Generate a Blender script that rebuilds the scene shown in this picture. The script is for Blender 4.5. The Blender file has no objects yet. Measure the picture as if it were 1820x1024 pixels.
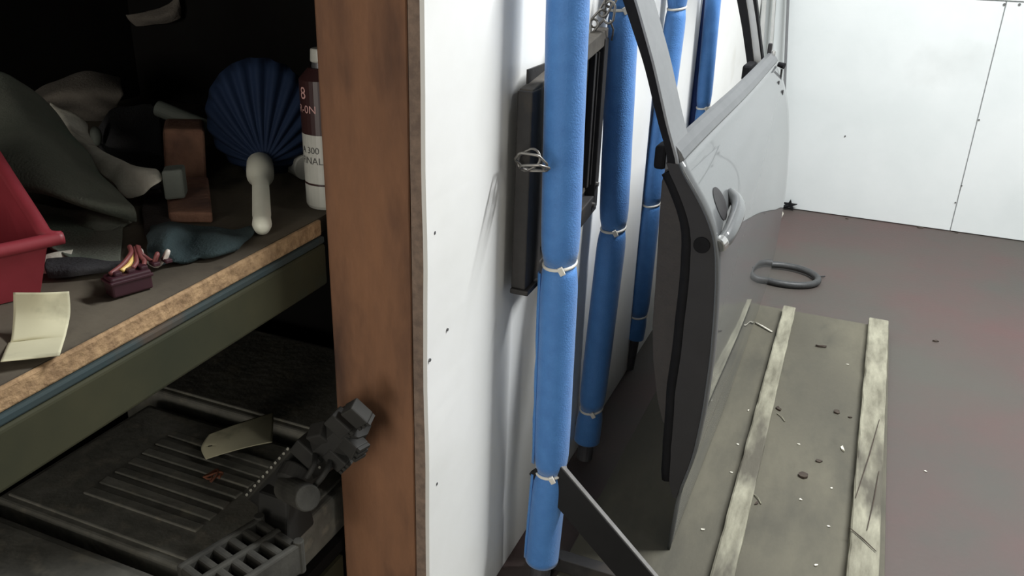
import bpy, bmesh, math, random
from mathutils import Vector, Matrix, noise
random.seed(7)
scn = bpy.context.scene
col = scn.collection

# ------------------------------------------------------------------ camera
F = 1495.0; CX, CY = 910.0, 512.0
def _n(v): return Vector(v).normalized()
_up = -_n((790 - CX, 4050 - CY, F))
_vy = Vector((1595 - CX, -112 - CY, F)); _vy = (_vy - _up * _vy.dot(_up)).normalized()
_vx = _vy.cross(_up).normalized()
if _vx.x < 0: _vx = -_vx
RM = Matrix((_vx, _vy, _up))                 # camera (right, down, forward) -> world
EYE = Vector((0, 0, 1.0))
cam_d = bpy.data.cameras.new('camera'); cam = bpy.data.objects.new('camera', cam_d); col.objects.link(cam)
cam_d.sensor_fit = 'HORIZONTAL'; cam_d.sensor_width = 36.0; cam_d.lens = F / 1820 * 36.0
cam_d.clip_start = 0.02; cam_d.clip_end = 60
_r = RM @ Vector((1, 0, 0)); _u = RM @ Vector((0, -1, 0)); _b = RM @ Vector((0, 0, -1))
cam.matrix_world = Matrix(((_r.x, _u.x, _b.x, EYE.x), (_r.y, _u.y, _b.y, EYE.y), (_r.z, _u.z, _b.z, EYE.z), (0, 0, 0, 1)))
scn.camera = cam

# ------------------------------------------------------------------ light
w = bpy.data.worlds.new('world'); scn.world = w; w.use_nodes = True
bgn = w.node_tree.nodes['Background']; bgn.inputs[0].default_value = (0.86, 0.92, 1.0, 1); bgn.inputs[1].default_value = 0.03
def area_light(name, loc, sx, sy, power, colr, aim=None):
    l = bpy.data.lights.new(name, 'AREA'); l.shape = 'RECTANGLE'; l.size = sx; l.size_y = sy
    l.energy = power; l.color = colr
    o = bpy.data.objects.new(name, l); col.objects.link(o); o.location = loc
    if aim is not None:
        o.rotation_euler = (Vector(aim) - Vector(loc)).to_track_quat('-Z', 'Y').to_euler()
    return o
area_light('ceiling_tube_or_fill', (0.78, 1.85, 2.40), 1.2, 0.10, 128, (0.97, 0.99, 1.0))
area_light('rear_fill_light', (-0.42, -2.44, 1.05), 0.9, 1.8, 46, (1.0, 0.95, 0.86), (-0.42, 0.0, 1.05))  # added broad fill from behind the camera to brighten the shelves and post
area_light('ceiling_tube_or_fill', (-0.30, -1.6, 2.40), 1.2, 0.12, 9, (1.0, 0.96, 0.88))  # added dim fill behind the camera, not a known fixture
area_light('ceiling_tube_or_fill', (2.1, 0.35, 2.40), 0.12, 1.2, 6, (1.0, 0.97, 0.92), (-0.2, 0.5, 0.4))  # added side fill that lifts the lower shelf, not a known fixture
vs = scn.view_settings
vs.view_transform = 'Standard'; vs.look = 'None'; vs.gamma = 1.0; vs.exposure = 0.0; vs.use_curve_mapping = False

# ------------------------------------------------------------------ helpers
def P(px, py, x=None, y=None, z=None):
    """world point seen at a pixel, at a known x, y or z"""
    d = RM @ Vector(((px - CX) / F, (py - CY) / F, 1.0))
    if x is not None: t = (x - EYE.x) / d.x
    elif y is not None: t = (y - EYE.y) / d.y
    else: t = (z - EYE.z) / d.z
    return EYE + d * t

MATS = {}
def mat(name, c1, c2=None, scale=8.0, rough=0.6, metal=0.0, bump=0.0, bscale=60.0, stretch=(1, 1, 1), coat=0.0, c3=None, s3=3.0, t3=(0.5, 0.62), spec=None, contrast=(0.35, 0.65), sheen=0.0, coat_rough=0.03):
    if name in MATS: return MATS[name]
    m = bpy.data.materials.new(name); m.use_nodes = True
    nt = m.node_tree; N = nt.nodes; L = nt.links; b = N['Principled BSDF']
    b.inputs['Roughness'].default_value = rough; b.inputs['Metallic'].default_value = metal
    b.inputs['Coat Weight'].default_value = coat; b.inputs['Coat Roughness'].default_value = coat_rough
    if sheen: b.inputs['Sheen Weight'].default_value = sheen
    if spec is not None: b.inputs['Specular IOR Level'].default_value = spec
    tc = N.new('ShaderNodeTexCoord'); mp = N.new('ShaderNodeMapping'); mp.inputs['Scale'].default_value = stretch
    L.new(tc.outputs['Object'], mp.inputs['Vector'])
    nz = N.new('ShaderNodeTexNoise'); nz.inputs['Scale'].default_value = scale; nz.inputs['Detail'].default_value = 6; nz.inputs['Roughness'].default_value = 0.62
    L.new(mp.outputs[0], nz.inputs['Vector'])
    rp = N.new('ShaderNodeValToRGB'); rp.color_ramp.elements[0].position = contrast[0]; rp.color_ramp.elements[1].position = contrast[1]
    rp.color_ramp.elements[0].color = (*c1, 1); rp.color_ramp.elements[1].color = (*(c2 or c1), 1)
    L.new(nz.outputs['Fac'], rp.inputs['Fac']); out = rp.outputs['Color']
    if c3 is not None:
        n3 = N.new('ShaderNodeTexNoise'); n3.inputs['Scale'].default_value = s3; n3.inputs['Detail'].default_value = 5
        L.new(mp.outputs[0], n3.inputs['Vector'])
        r3 = N.new('ShaderNodeMapRange'); r3.inputs[1].default_value = t3[0]; r3.inputs[2].default_value = t3[1]
        L.new(n3.outputs['Fac'], r3.inputs[0])
        mx = N.new('ShaderNodeMix'); mx.data_type = 'RGBA'; L.new(r3.outputs[0], mx.inputs['Factor'])
        L.new(out, mx.inputs['A']); mx.inputs['B'].default_value = (*c3, 1); out = mx.outputs['Result']
    L.new(out, b.inputs['Base Color'])
    if bump:
        nb = N.new('ShaderNodeTexNoise'); nb.inputs['Scale'].default_value = bscale; nb.inputs['Detail'].default_value = 4
        L.new(mp.outputs[0], nb.inputs['Vector'])
        bp = N.new('ShaderNodeBump'); bp.inputs['Strength'].default_value = bump; bp.inputs['Distance'].default_value = 0.004
        L.new(nb.outputs['Fac'], bp.inputs['Height']); L.new(bp.outputs[0], b.inputs['Normal'])
    MATS[name] = m
    return m

class MB:
    def __init__(s): s.bm = bmesh.new()
    def box(s, x0, x1, y0, y1, z0, z1, M=None):
        vs_ = [s.bm.verts.new(Vector((x, y, z)) if M is None else M @ Vector((x, y, z))) for z in (z0, z1) for y in (y0, y1) for x in (x0, x1)]
        for f in ((0, 2, 3, 1), (4, 5, 7, 6), (0, 1, 5, 4), (2, 6, 7, 3), (0, 4, 6, 2), (1, 3, 7, 5)):
            s.bm.faces.new([vs_[i] for i in f])
        return s
    def hexa(s, pts):          # 8 points: bottom ring 4, top ring 4
        v = [s.bm.verts.new(Vector(p)) for p in pts]
        for f in ((3, 2, 1, 0), (4, 5, 6, 7), (0, 1, 5, 4), (1, 2, 6, 5), (2, 3, 7, 6), (3, 0, 4, 7)):
            s.bm.faces.new([v[i] for i in f])
        return s
    def prism(s, poly, axis, a0, a1):   # poly in the other two axes
        def mk(p, a):
            return Vector((a, p[0], p[1])) if axis == 'x' else Vector((p[0], a, p[1])) if axis == 'y' else Vector((p[0], p[1], a))
        A = [s.bm.verts.new(mk(p, a0)) for p in poly]; B = [s.bm.verts.new(mk(p, a1)) for p in poly]
        n = len(poly)
        s.bm.faces.new(A[::-1]); s.bm.faces.new(B)
        for i in range(n): s.bm.faces.new((A[i], A[(i + 1) % n], B[(i + 1) % n], B[i]))
        return s
    def tube(s, pts, rad, seg=12, closed=False, cap=True, flat=1.0):
        pts = [Vector(p) for p in pts]; n = len(pts)
        if not hasattr(rad, '__len__'): rad = [rad] * n
        rings = []; ref = None
        for i, p in enumerate(pts):
            if closed: t = (pts[(i + 1) % n] - pts[i - 1])
            else: t = pts[min(i + 1, n - 1)] - pts[max(i - 1, 0)]
            t.normalize()
            if ref is None:
                ref = Vector((0, 0, 1)) if abs(t.z) < 0.8 else Vector((1, 0, 0))
            a = (ref - t * ref.dot(t)).normalized(); ref = a; bb = t.cross(a)
            rings.append([s.bm.verts.new(p + (a * math.cos(k * 2 * math.pi / seg) * flat + bb * math.sin(k * 2 * math.pi / seg)) * rad[i]) for k in range(seg)])
        for i in range(n if closed else n - 1):
            A = rings[i]; B = rings[(i + 1) % n]
            for k in range(seg): s.bm.faces.new((A[k], A[(k + 1) % seg], B[(k + 1) % seg], B[k]))
        if cap and not closed:
            s.bm.faces.new(rings[0][::-1]); s.bm.faces.new(rings[-1])
        return s
    def grid(s, rows):
        V = [[s.bm.verts.new(Vector(p)) for p in r] for r in rows]
        for i in range(len(V) - 1):
            for j in range(len(V[0]) - 1):
                s.bm.faces.new((V[i][j], V[i][j + 1], V[i + 1][j + 1], V[i + 1][j]))
        return s
    def build(s, name, m, parent=None, base=None, bevel=0, smooth=False, subs=0, solid=0, bseg=2, recalc=True):
        if recalc: bmesh.ops.recalc_face_normals(s.bm, faces=s.bm.faces)
        if parent is not None: base = parent['_b'] if '_b' in parent else None
        off = Vector(base) if base is not None else Vector((0, 0, 0))
        bmesh.ops.translate(s.bm, verts=s.bm.verts, vec=-off)
        me = bpy.data.meshes.new(name); s.bm.to_mesh(me); s.bm.free()
        if smooth:
            for p in me.polygons: p.use_smooth = True
        me.materials.append(m)
        o = bpy.data.objects.new(name, me); col.objects.link(o)
        if parent is not None: o.parent = parent; o['_b'] = list(off)
        else: o.location = off; o['_b'] = list(off)
        if solid: md = o.modifiers.new('solid', 'SOLIDIFY'); md.thickness = abs(solid); md.offset = -1 if solid < 0 else 0
        if subs: md = o.modifiers.new('subs', 'SUBSURF'); md.levels = subs; md.render_levels = subs
        if bevel: md = o.modifiers.new('bevel', 'BEVEL'); md.width = bevel; md.segments = bseg; md.limit_method = 'ANGLE'; md.angle_limit = 0.6
        return o

def thing(name, label, cat, base, group=None):
    o = bpy.data.objects.new(name, None); col.objects.link(o); o.location = base; o.empty_display_size = 0.03
    o['label'] = label; o['category'] = cat; o['_b'] = list(base)
    if group: o['group'] = group
    return o
def tag(o, label, cat, group=None):
    o['label'] = label; o['category'] = cat
    if group: o['group'] = group
    return o
def struct(o): o['kind'] = 'structure'; return o
def interp(tab, t):
    if t <= tab[0][0]: return tab[0][1]
    for (a, va), (b, vb) in zip(tab, tab[1:]):
        if t <= b: return va + (vb - va) * (t - a) / (b - a)
    return tab[-1][1]
def catmull(pts, n):
    pts = [Vector(p) for p in pts]; out = []
    for i in range(len(pts) - 1):
        p0 = pts[max(i - 1, 0)]; p1 = pts[i]; p2 = pts[i + 1]; p3 = pts[min(i + 2, len(pts) - 1)]
        for k in range(n):
            t = k / n
            out.append(0.5 * ((2 * p1) + (p2 - p0) * t + (2 * p0 - 5 * p1 + 4 * p2 - p3) * t * t + (3 * p1 - p0 - 3 * p2 + p3) * t ** 3))
    out.append(pts[-1]); return out
def dent(mb, amp, freq, seed=0.0):
    for v in mb.bm.verts:
        q = v.co * freq + Vector((seed, seed * 1.7, -seed))
        v.co += Vector(noise.noise_vector(q)) * amp
    return mb

# ------------------------------------------------------------------ materials
M_white = mat('white_wall_paint', (0.75, 0.75, 0.72), (0.80, 0.80, 0.78), 5, 0.42, c3=(0.64, 0.63, 0.58), s3=4, t3=(0.62, 0.8))
M_panel = mat('white_panel_paint', (0.57, 0.605, 0.605), (0.62, 0.65, 0.65), 3, 0.45, c3=(0.48, 0.505, 0.50), s3=2.6, t3=(0.62, 0.85))
M_floor = mat('worn_floor_paint', (0.058, 0.052, 0.045), (0.080, 0.045, 0.042), 2.2, 0.66, c3=(0.062, 0.057, 0.048), s3=1.3, t3=(0.45, 0.62), bump=0.15, bscale=90)
M_board = mat('dirty_plywood', (0.060, 0.056, 0.041), (0.108, 0.099, 0.070), 8, 0.8, stretch=(1, 0.4, 1), c3=(0.030, 0.027, 0.021), s3=4, t3=(0.50, 0.76), bump=0.25, bscale=80)
M_batten = mat('weathered_batten_wood', (0.12, 0.112, 0.080), (0.29, 0.28, 0.21), 26, 0.8, stretch=(1, 0.25, 1), c3=(0.075, 0.068, 0.05), s3=16, t3=(0.50, 0.64), bump=0.6, bscale=70)
M_post = mat('stained_timber', (0.26, 0.125, 0.064), (0.18, 0.088, 0.048), 14, 0.8, stretch=(1, 1, 0.3), c3=(0.06, 0.031, 0.022), s3=13, t3=(0.50, 0.70), bump=0.4, bscale=60)
M_chip = mat('chipboard_edge', (0.40, 0.26, 0.135), (0.22, 0.135, 0.068), 70, 0.85, bump=0.6, bscale=160)
M_chipdark = mat('dark_chipboard_edge', (0.26, 0.19, 0.145), (0.17, 0.125, 0.10), 90, 0.9, bump=0.5, bscale=160)
M_shelf = mat('grimy_shelf_surface', (0.105, 0.088, 0.062), (0.074, 0.06, 0.043), 11, 0.8, c3=(0.04, 0.032, 0.024), s3=16, t3=(0.6, 0.72), bump=0.2)
M_beam = mat('olive_beam_paint', (0.046, 0.044, 0.024), (0.030, 0.032, 0.019), 6, 0.75, c3=(0.024, 0.046, 0.048), s3=5, t3=(0.50, 0.66), spec=0.15)
M_beamtop = mat('blue_beam_paint', (0.026, 0.046, 0.052), (0.036, 0.045, 0.042), 12, 0.7, c3=(0.07, 0.05, 0.035), s3=14, t3=(0.55, 0.7), spec=0.25)
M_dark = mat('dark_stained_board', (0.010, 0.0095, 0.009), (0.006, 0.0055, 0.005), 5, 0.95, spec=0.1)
M_blue = mat('blue_foam_sleeve', (0.042, 0.165, 0.44), (0.055, 0.20, 0.50), 40, 0.62, bump=0.25, bscale=420, sheen=0.25)
M_navy = mat('dark_blue_foam_sleeve', (0.018, 0.045, 0.17), (0.022, 0.055, 0.20), 40, 0.6, bump=0.25, bscale=420)
M_tie = mat('white_cable_tie', (0.72, 0.70, 0.64), (0.62, 0.6, 0.54), 40, 0.4)
M_steel = mat('dull_steel', (0.09, 0.09, 0.10), (0.14, 0.14, 0.145), 20, 0.45, metal=0.6)
M_black = mat('black_paint', (0.010, 0.010, 0.0105), (0.014, 0.014, 0.0145), 12, 0.7, spec=0.2)
M_edge = mat('pale_grey_edge', (0.20, 0.195, 0.19), (0.15, 0.145, 0.14), 50, 0.5)
M_iron = mat('dark_grimy_steel', (0.016, 0.0155, 0.016), (0.028, 0.026, 0.025), 18, 0.6, c3=(0.045, 0.036, 0.028), s3=20, t3=(0.62, 0.78), bump=0.2, spec=0.3)
M_irontop = mat('rusty_steel_face', (0.062, 0.055, 0.047), (0.10, 0.09, 0.076), 22, 0.7, bump=0.2, spec=0.3)
M_chain = mat('chain_steel', (0.16, 0.15, 0.14), (0.28, 0.27, 0.25), 60, 0.4, metal=0.8)
M_silver = mat('silver_car_paint', (0.095, 0.100, 0.102), (0.105, 0.110, 0.112), 300, 0.45, coat=0.85, coat_rough=0.03, spec=0.15)
M_frame = mat('grey_frame_paint', (0.15, 0.155, 0.16), (0.17, 0.175, 0.18), 50, 0.4, metal=0.2)
M_rubber = mat('black_rubber', (0.007, 0.007, 0.008), (0.010, 0.010, 0.011), 30, 0.75, spec=0.15)
M_jamb = mat('dark_door_edge', (0.029, 0.028, 0.029), (0.033, 0.032, 0.033), 20, 0.65, spec=0.25)
M_trim = mat('dark_trim_plastic', (0.034, 0.030, 0.028), (0.042, 0.036, 0.033), 60, 0.7, bump=0.15, bscale=300)
M_belt = mat('grey_belt_moulding', (0.075, 0.078, 0.082), (0.09, 0.093, 0.097), 30, 0.38)
M_chrome = mat('satin_chrome', (0.62, 0.63, 0.62), (0.7, 0.71, 0.70), 50, 0.22, metal=0.9)
M_pale = mat('pale_metal', (0.50, 0.51, 0.50), (0.56, 0.57, 0.56), 30, 0.35, metal=0.5)
M_hose = mat('black_hose_rubber', (0.03, 0.032, 0.033), (0.045, 0.046, 0.046), 40, 0.5, bump=0.2, bscale=120)
M_cream = mat('cream_card', (0.55, 0.52, 0.36), (0.49, 0.46, 0.31), 9, 0.8, c3=(0.30, 0.28, 0.19), s3=22, t3=(0.6, 0.75))
M_red = mat('red_plastic', (0.26, 0.030, 0.042), (0.20, 0.022, 0.030), 12, 0.5)
M_green = mat('dark_green_cloth', (0.19, 0.20, 0.16), (0.145, 0.158, 0.124), 14, 0.95, bump=0.5, bscale=300, c3=(0.15, 0.205, 0.15), s3=8, t3=(0.5, 0.7))
M_teal = mat('dark_teal_cloth', (0.022, 0.040, 0.044), (0.030, 0.050, 0.052), 14, 0.95, bump=0.5, bscale=300)
M_wcloth = mat('grubby_white_cloth', (0.82, 0.79, 0.68), (0.66, 0.62, 0.51), 20, 0.9, c3=(0.36, 0.31, 0.23), s3=18, t3=(0.58, 0.78), bump=0.4, bscale=200)
M_bcloth = mat('brown_grey_cloth', (0.17, 0.15, 0.125), (0.12, 0.105, 0.088), 15, 0.95, bump=0.5, bscale=250)
M_dcloth = mat('charcoal_cloth', (0.034, 0.034, 0.038), (0.025, 0.024, 0.025), 15, 0.95, bump=0.5, bscale=250)
M_brown = mat('dark_brown_cloth', (0.045, 0.034, 0.030), (0.035, 0.026, 0.024), 15, 0.95, bump=0.5, bscale=250)
M_brick = mat('terracotta', (0.26, 0.135, 0.085), (0.18, 0.085, 0.057), 22, 0.9, c3=(0.085, 0.048, 0.038), s3=16, t3=(0.48, 0.68), bump=0.6, bscale=120)
M_gblock = mat('grey_green_block', (0.13, 0.145, 0.125), (0.16, 0.175, 0.15), 20, 0.7)
M_wplastic = mat('white_plastic', (0.86, 0.86, 0.74), (0.80, 0.80, 0.67), 18, 0.45)
M_navyplastic = mat('navy_blue_plastic', (0.009, 0.019, 0.048), (0.012, 0.025, 0.062), 12, 0.75, spec=0.25)
M_canw = mat('can_white_paint', (0.46, 0.46, 0.42), (0.40, 0.40, 0.36), 20, 0.4)
M_cand = mat('can_dark_paint', (0.035, 0.014, 0.014), (0.03, 0.011, 0.011), 20, 0.4)
M_pink = mat('can_pink_print', (0.52, 0.30, 0.28), None, 20, 0.5)
M_ink = mat('can_grey_print', (0.07, 0.07, 0.065), None, 20, 0.5)
M_conn = mat('maroon_connector_plastic', (0.035, 0.010, 0.016), (0.045, 0.014, 0.02), 20, 0.4)
M_wred = mat('red_wire', (0.17, 0.045, 0.042), None, 20, 0.55)
M_wyel = mat('yellow_wire', (0.72, 0.50, 0.16), None, 20, 0.4)
M_wwht = mat('white_wire', (0.62, 0.56, 0.50), None, 20, 0.4)
M_bplastic = mat('dusty_black_plastic', (0.27, 0.262, 0.225), (0.165, 0.16, 0.138), 16, 0.95, bump=0.4, c3=(0.36, 0.335, 0.265), s3=30, t3=(0.54, 0.78), spec=0.1)
M_bdark = mat('black_moulded_plastic', (0.022, 0.022, 0.021), (0.034, 0.033, 0.03), 18, 0.7, spec=0.25)
M_alu = mat('dusty_cast_metal', (0.06, 0.058, 0.05), (0.034, 0.033, 0.029), 24, 0.8, bump=0.3, spec=0.2)
M_rivet = mat('pale_rivet', (0.45, 0.44, 0.38), None, 20, 0.5)
M_rust = mat('rusty_twine', (0.28, 0.10, 0.05), (0.16, 0.06, 0.035), 40, 0.9)
M_leaf = mat('dry_dark_leaf', (0.035, 0.026, 0.02), (0.055, 0.04, 0.028), 40, 0.9)
M_flake = mat('pale_flake', (0.62, 0.60, 0.52), (0.52, 0.5, 0.42), 60, 0.8)
M_screw = mat('dull_screw', (0.12, 0.12, 0.12), None, 20, 0.5, metal=0.5)

# ------------------------------------------------------------------ structure
fl = struct(MB().box(-1.5, 3.2, -2.6, 3.6, -0.06, 0.0).build('floor', M_floor))
wb = struct(MB().box(-1.5, 3.2, 3.485, 3.6, 0.0, 2.6).build('wall_back', M_panel))
for k, (x0, x1, z0, z1) in enumerate(((-0.43, 0.3835, 0.003, 0.834), (0.3865, 1.60, 0.003, 0.834), (1.603, 3.1, 0.003, 0.834), (-0.43, 0.79, 0.838, 2.05), (0.793, 2.0, 0.838, 2.05), (2.003, 3.1, 0.838, 2.05))):
    MB().box(x0, x1, 3.471, 3.485, z0, z1).build('panel', M_panel, wb, bevel=0.0015, bseg=1)
for (px, py) in ((1785, 8), (1812, 8), (1740, 213), (1709, 330), (1698, 360), (1502, 242)):
    q = P(px, py, y=3.471)
    b = MB(); b.tube([(q.x, 3.472, q.z), (q.x, 3.4685, q.z)], 0.0045 if py < 20 else 0.003, 10); b.build('screw_head', M_screw, wb)
wf = struct(MB().box(-1.5, -0.89, -2.6, -2.5, 0.0, 2.6).build('wall_front', M_white))
MB().box(0.05, 3.1, -2.6, -2.5, 0.0, 2.6).build('wall_section', M_white, wf)
MB().box(-0.89, 0.05, -2.6, -2.5, 2.0, 2.6).build('lintel', M_white, wf)  # closes the opening shaped around the added rear fill
struct(MB().box(3.1, 3.2, -2.6, 3.471, 0.0, 2.6).build('wall_right', M_white))
# partition: chipboard core with a thin white facing sheet (its free edge a little wavy)
wl = struct(MB().box(-0.4545, -0.4365, 0.803, 3.485, 0.0, 2.4).build('wall_left', M_chipdark))
b = MB(); rows = []
for i in range(61):
    z = 0.001 + 2.39 * i / 60
    wv = 0.0015 * noise.noise(Vector((0, 0, z * 9)))
    yy = [0.795 + wv] + [0.803 + 2.668 * j / 24 for j in range(1, 25)]
    rows.append([(-0.433 + (0.0022 * noise.noise(Vector((3, 0, z * 7))) if j == 0 else 0.0), y, z) for j, y in enumerate(yy)])
b.grid(rows); b.build('facing_sheet', M_white, wl, solid=0.0055)
for (px, py) in ((772, 414), (776, 860), (795, 586), (764, 640)):
    q = P(px, py, x=-0.4302); MB().tube([(-0.431, q.y, q.z), (-0.4293, q.y, q.z)], 0.0022, 8).build('nail_head', M_screw, wl)

# timber post at the end of the shelving
b = MB(); rows = []
n = 40
poly = [(-0.5695, 0.800), (-0.455, 0.800), (-0.455, 0.905), (-0.5695, 0.905)]
for i in range(n):
    for (za, zb) in ((2.4 * i / n, 2.4 * (i + 1) / n),): pass
V = []
for i in range(n + 1):
    z = 2.4 * i / n
    ring = []
    for k, (x, y) in enumerate(poly):
        o_ = 0.0022 * noise.noise(Vector((k * 5.0, 0, z * 5))) if k in (0, 1) else 0
        ring.append(b.bm.verts.new((x + (o_ if k == 0 else -abs(o_) if k == 1 else 0), y, z)))
    V.append(ring)
for i in range(n):
    for k in range(4): b.bm.faces.new((V[i][k], V[i][(k + 1) % 4], V[i + 1][(k + 1) % 4], V[i + 1][k]))
b.bm.faces.new(V[0][::-1]); b.bm.faces.new(V[-1])
tag(b.build('timber_post', M_post, base=(-0.51, 0.85, 0), bevel=0.003), 'rough reddish-brown timber post between the shelves and the white partition', 'post')

# ------------------------------------------------------------------ shelving
def sz(y): return 0.664 + 0.030 * (y - 0.37)
rk = thing('shelving_rack', 'dark shelving bay with a chipboard shelf on an olive steel beam', 'shelving', (-0.9, 0.4, 0.0))
def slope_box(x0, x1, y0, y1, dz0, dz1):
    pts = []
    for dz in (dz0, dz1): pts += [(x0, y0, sz(y0) + dz), (x1, y0, sz(y0) + dz), (x1, y1, sz(y1) + dz), (x0, y1, sz(y1) + dz)]
    return MB().hexa(pts)
slope_box(-1.28, -0.580, -0.90, 1.22, -0.0195, 0.0).build('shelf_board', M_shelf, rk)
slope_box(-0.5795, -0.574, -0.90, 0.7975, -0.0195, 0.0).build('board_edge', M_chip, rk, bevel=0.002)
slope_box(-0.60, -0.5705, -0.90, 0.7975, -0.0285, -0.0200).build('beam_lip', M_beamtop, rk, bevel=0.002)
slope_box(-0.60, -0.5690, -0.90, 0.7975, -0.082, -0.0288).build('front_beam', M_beam, rk, bevel=0.004, bseg=3)
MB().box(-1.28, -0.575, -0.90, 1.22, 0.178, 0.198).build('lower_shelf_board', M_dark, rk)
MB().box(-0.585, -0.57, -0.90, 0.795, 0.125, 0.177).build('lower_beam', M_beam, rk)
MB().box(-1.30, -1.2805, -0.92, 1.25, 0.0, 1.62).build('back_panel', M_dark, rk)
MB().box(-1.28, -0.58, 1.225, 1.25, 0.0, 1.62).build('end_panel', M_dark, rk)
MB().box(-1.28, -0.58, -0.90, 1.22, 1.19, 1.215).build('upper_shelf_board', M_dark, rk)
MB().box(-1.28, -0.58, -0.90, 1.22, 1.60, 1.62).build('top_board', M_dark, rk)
# ------------------------------------------------------------------ board and battens on the floor
bd = MB()
rows = []
bd.box(-0.335, 0.174, 0.25, 2.385, 0.0005, 0.012)
tag(bd.build('plywood_board', M_board, base=(-0.08, 1.3, 0.0005), bevel=0.002), 'dirty grey-brown plywood board lying on the floor under the car door', 'board')
def batten(far, near, yf, label, seed, z1=0.034):
    b = MB(); n = 60; R = []
    for i in range(n + 1):
        t = i / n; y = yf + (0.28 - yf) * t
        xa = far[0] + (near[0] - far[0]) * (yf - y) / (yf - 1.16); xb = far[1] + (near[1] - far[1]) * (yf - y) / (yf - 1.16)
        j = lambda s: 0.0022 * noise.noise(Vector((seed + s, y * 16, 0))) + 0.001 * noise.noise(Vector((seed + s, y * 60, 4)))
        R.append([(xa + j(1), y, 0.0124), (xa + j(2), y, z1 - 0.002 + j(3)), (xa + 0.003 + j(2), y, z1 + j(4)), (xb - 0.003 + j(5), y, z1 + j(6)), (xb + j(5), y, z1 - 0.002 + j(7)), (xb + j(8), y, 0.0124)])
    V = [[b.bm.verts.new(p) for p in r] for r in R]
    for i in range(n):
        for k in range(6): b.bm.faces.new((V[i][k], V[i][(k + 1) % 6], V[i + 1][(k + 1) % 6], V[i + 1][k]))
    b.bm.faces.new(V[0]); b.bm.faces.new(V[-1][::-1])
    o = b.build('wooden_batten', M_batten, base=((far[0] + far[1]) / 2, 1.3, 0.0124))
    return tag(o, label, 'batten', 'battens on the plywood board')
batten((-0.1125, -0.079), (-0.097, -0.0595), 2.36, 'narrow weathered wooden batten on the board beside the car door', 3)
batten((0.118, 0.169), (0.111, 0.160), 2.385, 'wide weathered wooden batten with dark cracks along the bare floor edge', 11)
for (a, c, lb) in (((1563, 746), (1521, 884), 'longest thin dark twig slanting along the wide batten'), ((1562, 838), (1541, 942), 'shorter thin dark twig beside the longest one on the wide batten'), ((1510, 938), (1557, 980), 'thin dark twig lying crosswise on the wide batten')):
    p = P(*a, z=0.0365); q = P(*c, z=0.0365); m = (p + q) / 2 + Vector((0.0015, 0, 0.0004))
    o = MB().tube([p, m, q], [0.0008, 0.0013, 0.0008], 6).build('twig', M_leaf, base=tuple(m))
    tag(o, lb, 'twig', 'twigs on the wide batten')

# ------------------------------------------------------------------ padded posts
def sleeve(pts, r, seg=28, pinch=0.82, seed=0, open_end=False):
    """foam sleeve between two ties, following a polyline, pinched at its ends"""
    A, B = Vector(pts[0]), Vector(pts[-1]); n = 22; mb = MB(); path = []; rad = []
    for i in range(n + 1):
        t = i / n; p = A.lerp(B, t)
        L = (B - A).length; e = (t if open_end else min(t, 1 - t)) * L
        k = pinch + (1 - pinch) * (1 - math.exp(-(e / 0.016) ** 1.3))
        path.append(p); rad.append(r * k * (1 + 0.015 * noise.noise(Vector((seed, 0, p.z * 14)))))
    mb.tube(path, rad, seg)
    return mb
def padded_post(label, pts, r, end_z, core_r, ties, mt=None, flap=False, open_end=True, extra=None, tie_heads=True, ang=-1.2):
    mt = mt or M_blue
    pts = [Vector(p) for p in pts]
    base = Vector((pts[-1].x, pts[-1].y, 0.0 if end_z is None else end_z))
    t = thing('padded_post', label, 'post', tuple(base), 'blue padded posts along the partition')
    bot = Vector((pts[-1].x + (pts[-1].x - pts[-2].x) / max(1e-6, (pts[-2].z - pts[-1].z)) * (pts[-1].z - base.z) * 1.0, pts[-1].y, base.z))
    MB().tube([pts[0] + Vector((0, 0, 0.01)), *pts[1:-1], pts[-1], bot], core_r, 16).build('steel_tube', M_steel, t, smooth=False)
    for i in range(len(pts) - 1):
        sl = sleeve((pts[i], pts[i + 1]), r, seed=i * 3.1, open_end=(i == len(pts) - 2))
        s_o = sl.build('foam_sleeve', mt, t, smooth=True)
        if flap and i > 0:
            a, c = pts[i], pts[i + 1]; off = Vector((-r * 0.80, -r * 0.62, 0))
            f = MB(); rows_ = []
            for k in range(13):
                p = a.lerp(c, 0.04 + 0.92 * k / 12) + off
                ww = 0.004 + 0.0015 * noise.noise(Vector((k * 0.7, i, 2)))
                rows_.append([p, p + Vector((-ww, 0.002, 0)), p + Vector((-ww * 1.4, 0.010, 0))])
            f.grid(rows_); f.build('overlap_flap', mt, s_o, smooth=True, solid=0.002)
    for i in ties:
        p = pts[i]; rr = r * 0.82
        ring = [p + Vector((rr * math.cos(a), rr * math.sin(a), 0.004 * math.sin(a + 0.6))) for a in [k * 2 * math.pi / 24 for k in range(24)]]
        ct = MB().tube(ring, 0.0028, 6, closed=True).build('cable_tie', M_tie, t, smooth=True)
        if tie_heads:
            d = Vector((math.cos(ang), math.sin(ang), 0)); q = p + d * (rr + 0.003)
            Mx = Matrix.Translation(q) @ Matrix.Rotation(ang, 4, 'Z') @ Matrix.Rotation(0.5, 4, 'X')
            MB().box(-0.003, 0.003, -0.004, 0.004, -0.009, 0.003, Mx).build('tie_head', M_tie, ct, bevel=0.001)
    return t
Y1 = 1.06
pp = [P(1015, -180, y=Y1), P(995, 468, y=Y1), P(979, 834, y=Y1), P(963, 994, y=Y1)]
post1 = padded_post('thick blue foam-wrapped post standing in front of the dark steel frame', pp, 0.0278, 0.0, 0.017, (1, 2), flap=True)
MB().box(-0.372, -0.115, Y1 + 0.012, Y1 + 0.036, 0.0125, 0.040).build('foot_rail', M_iron, post1, bevel=0.002)
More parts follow.
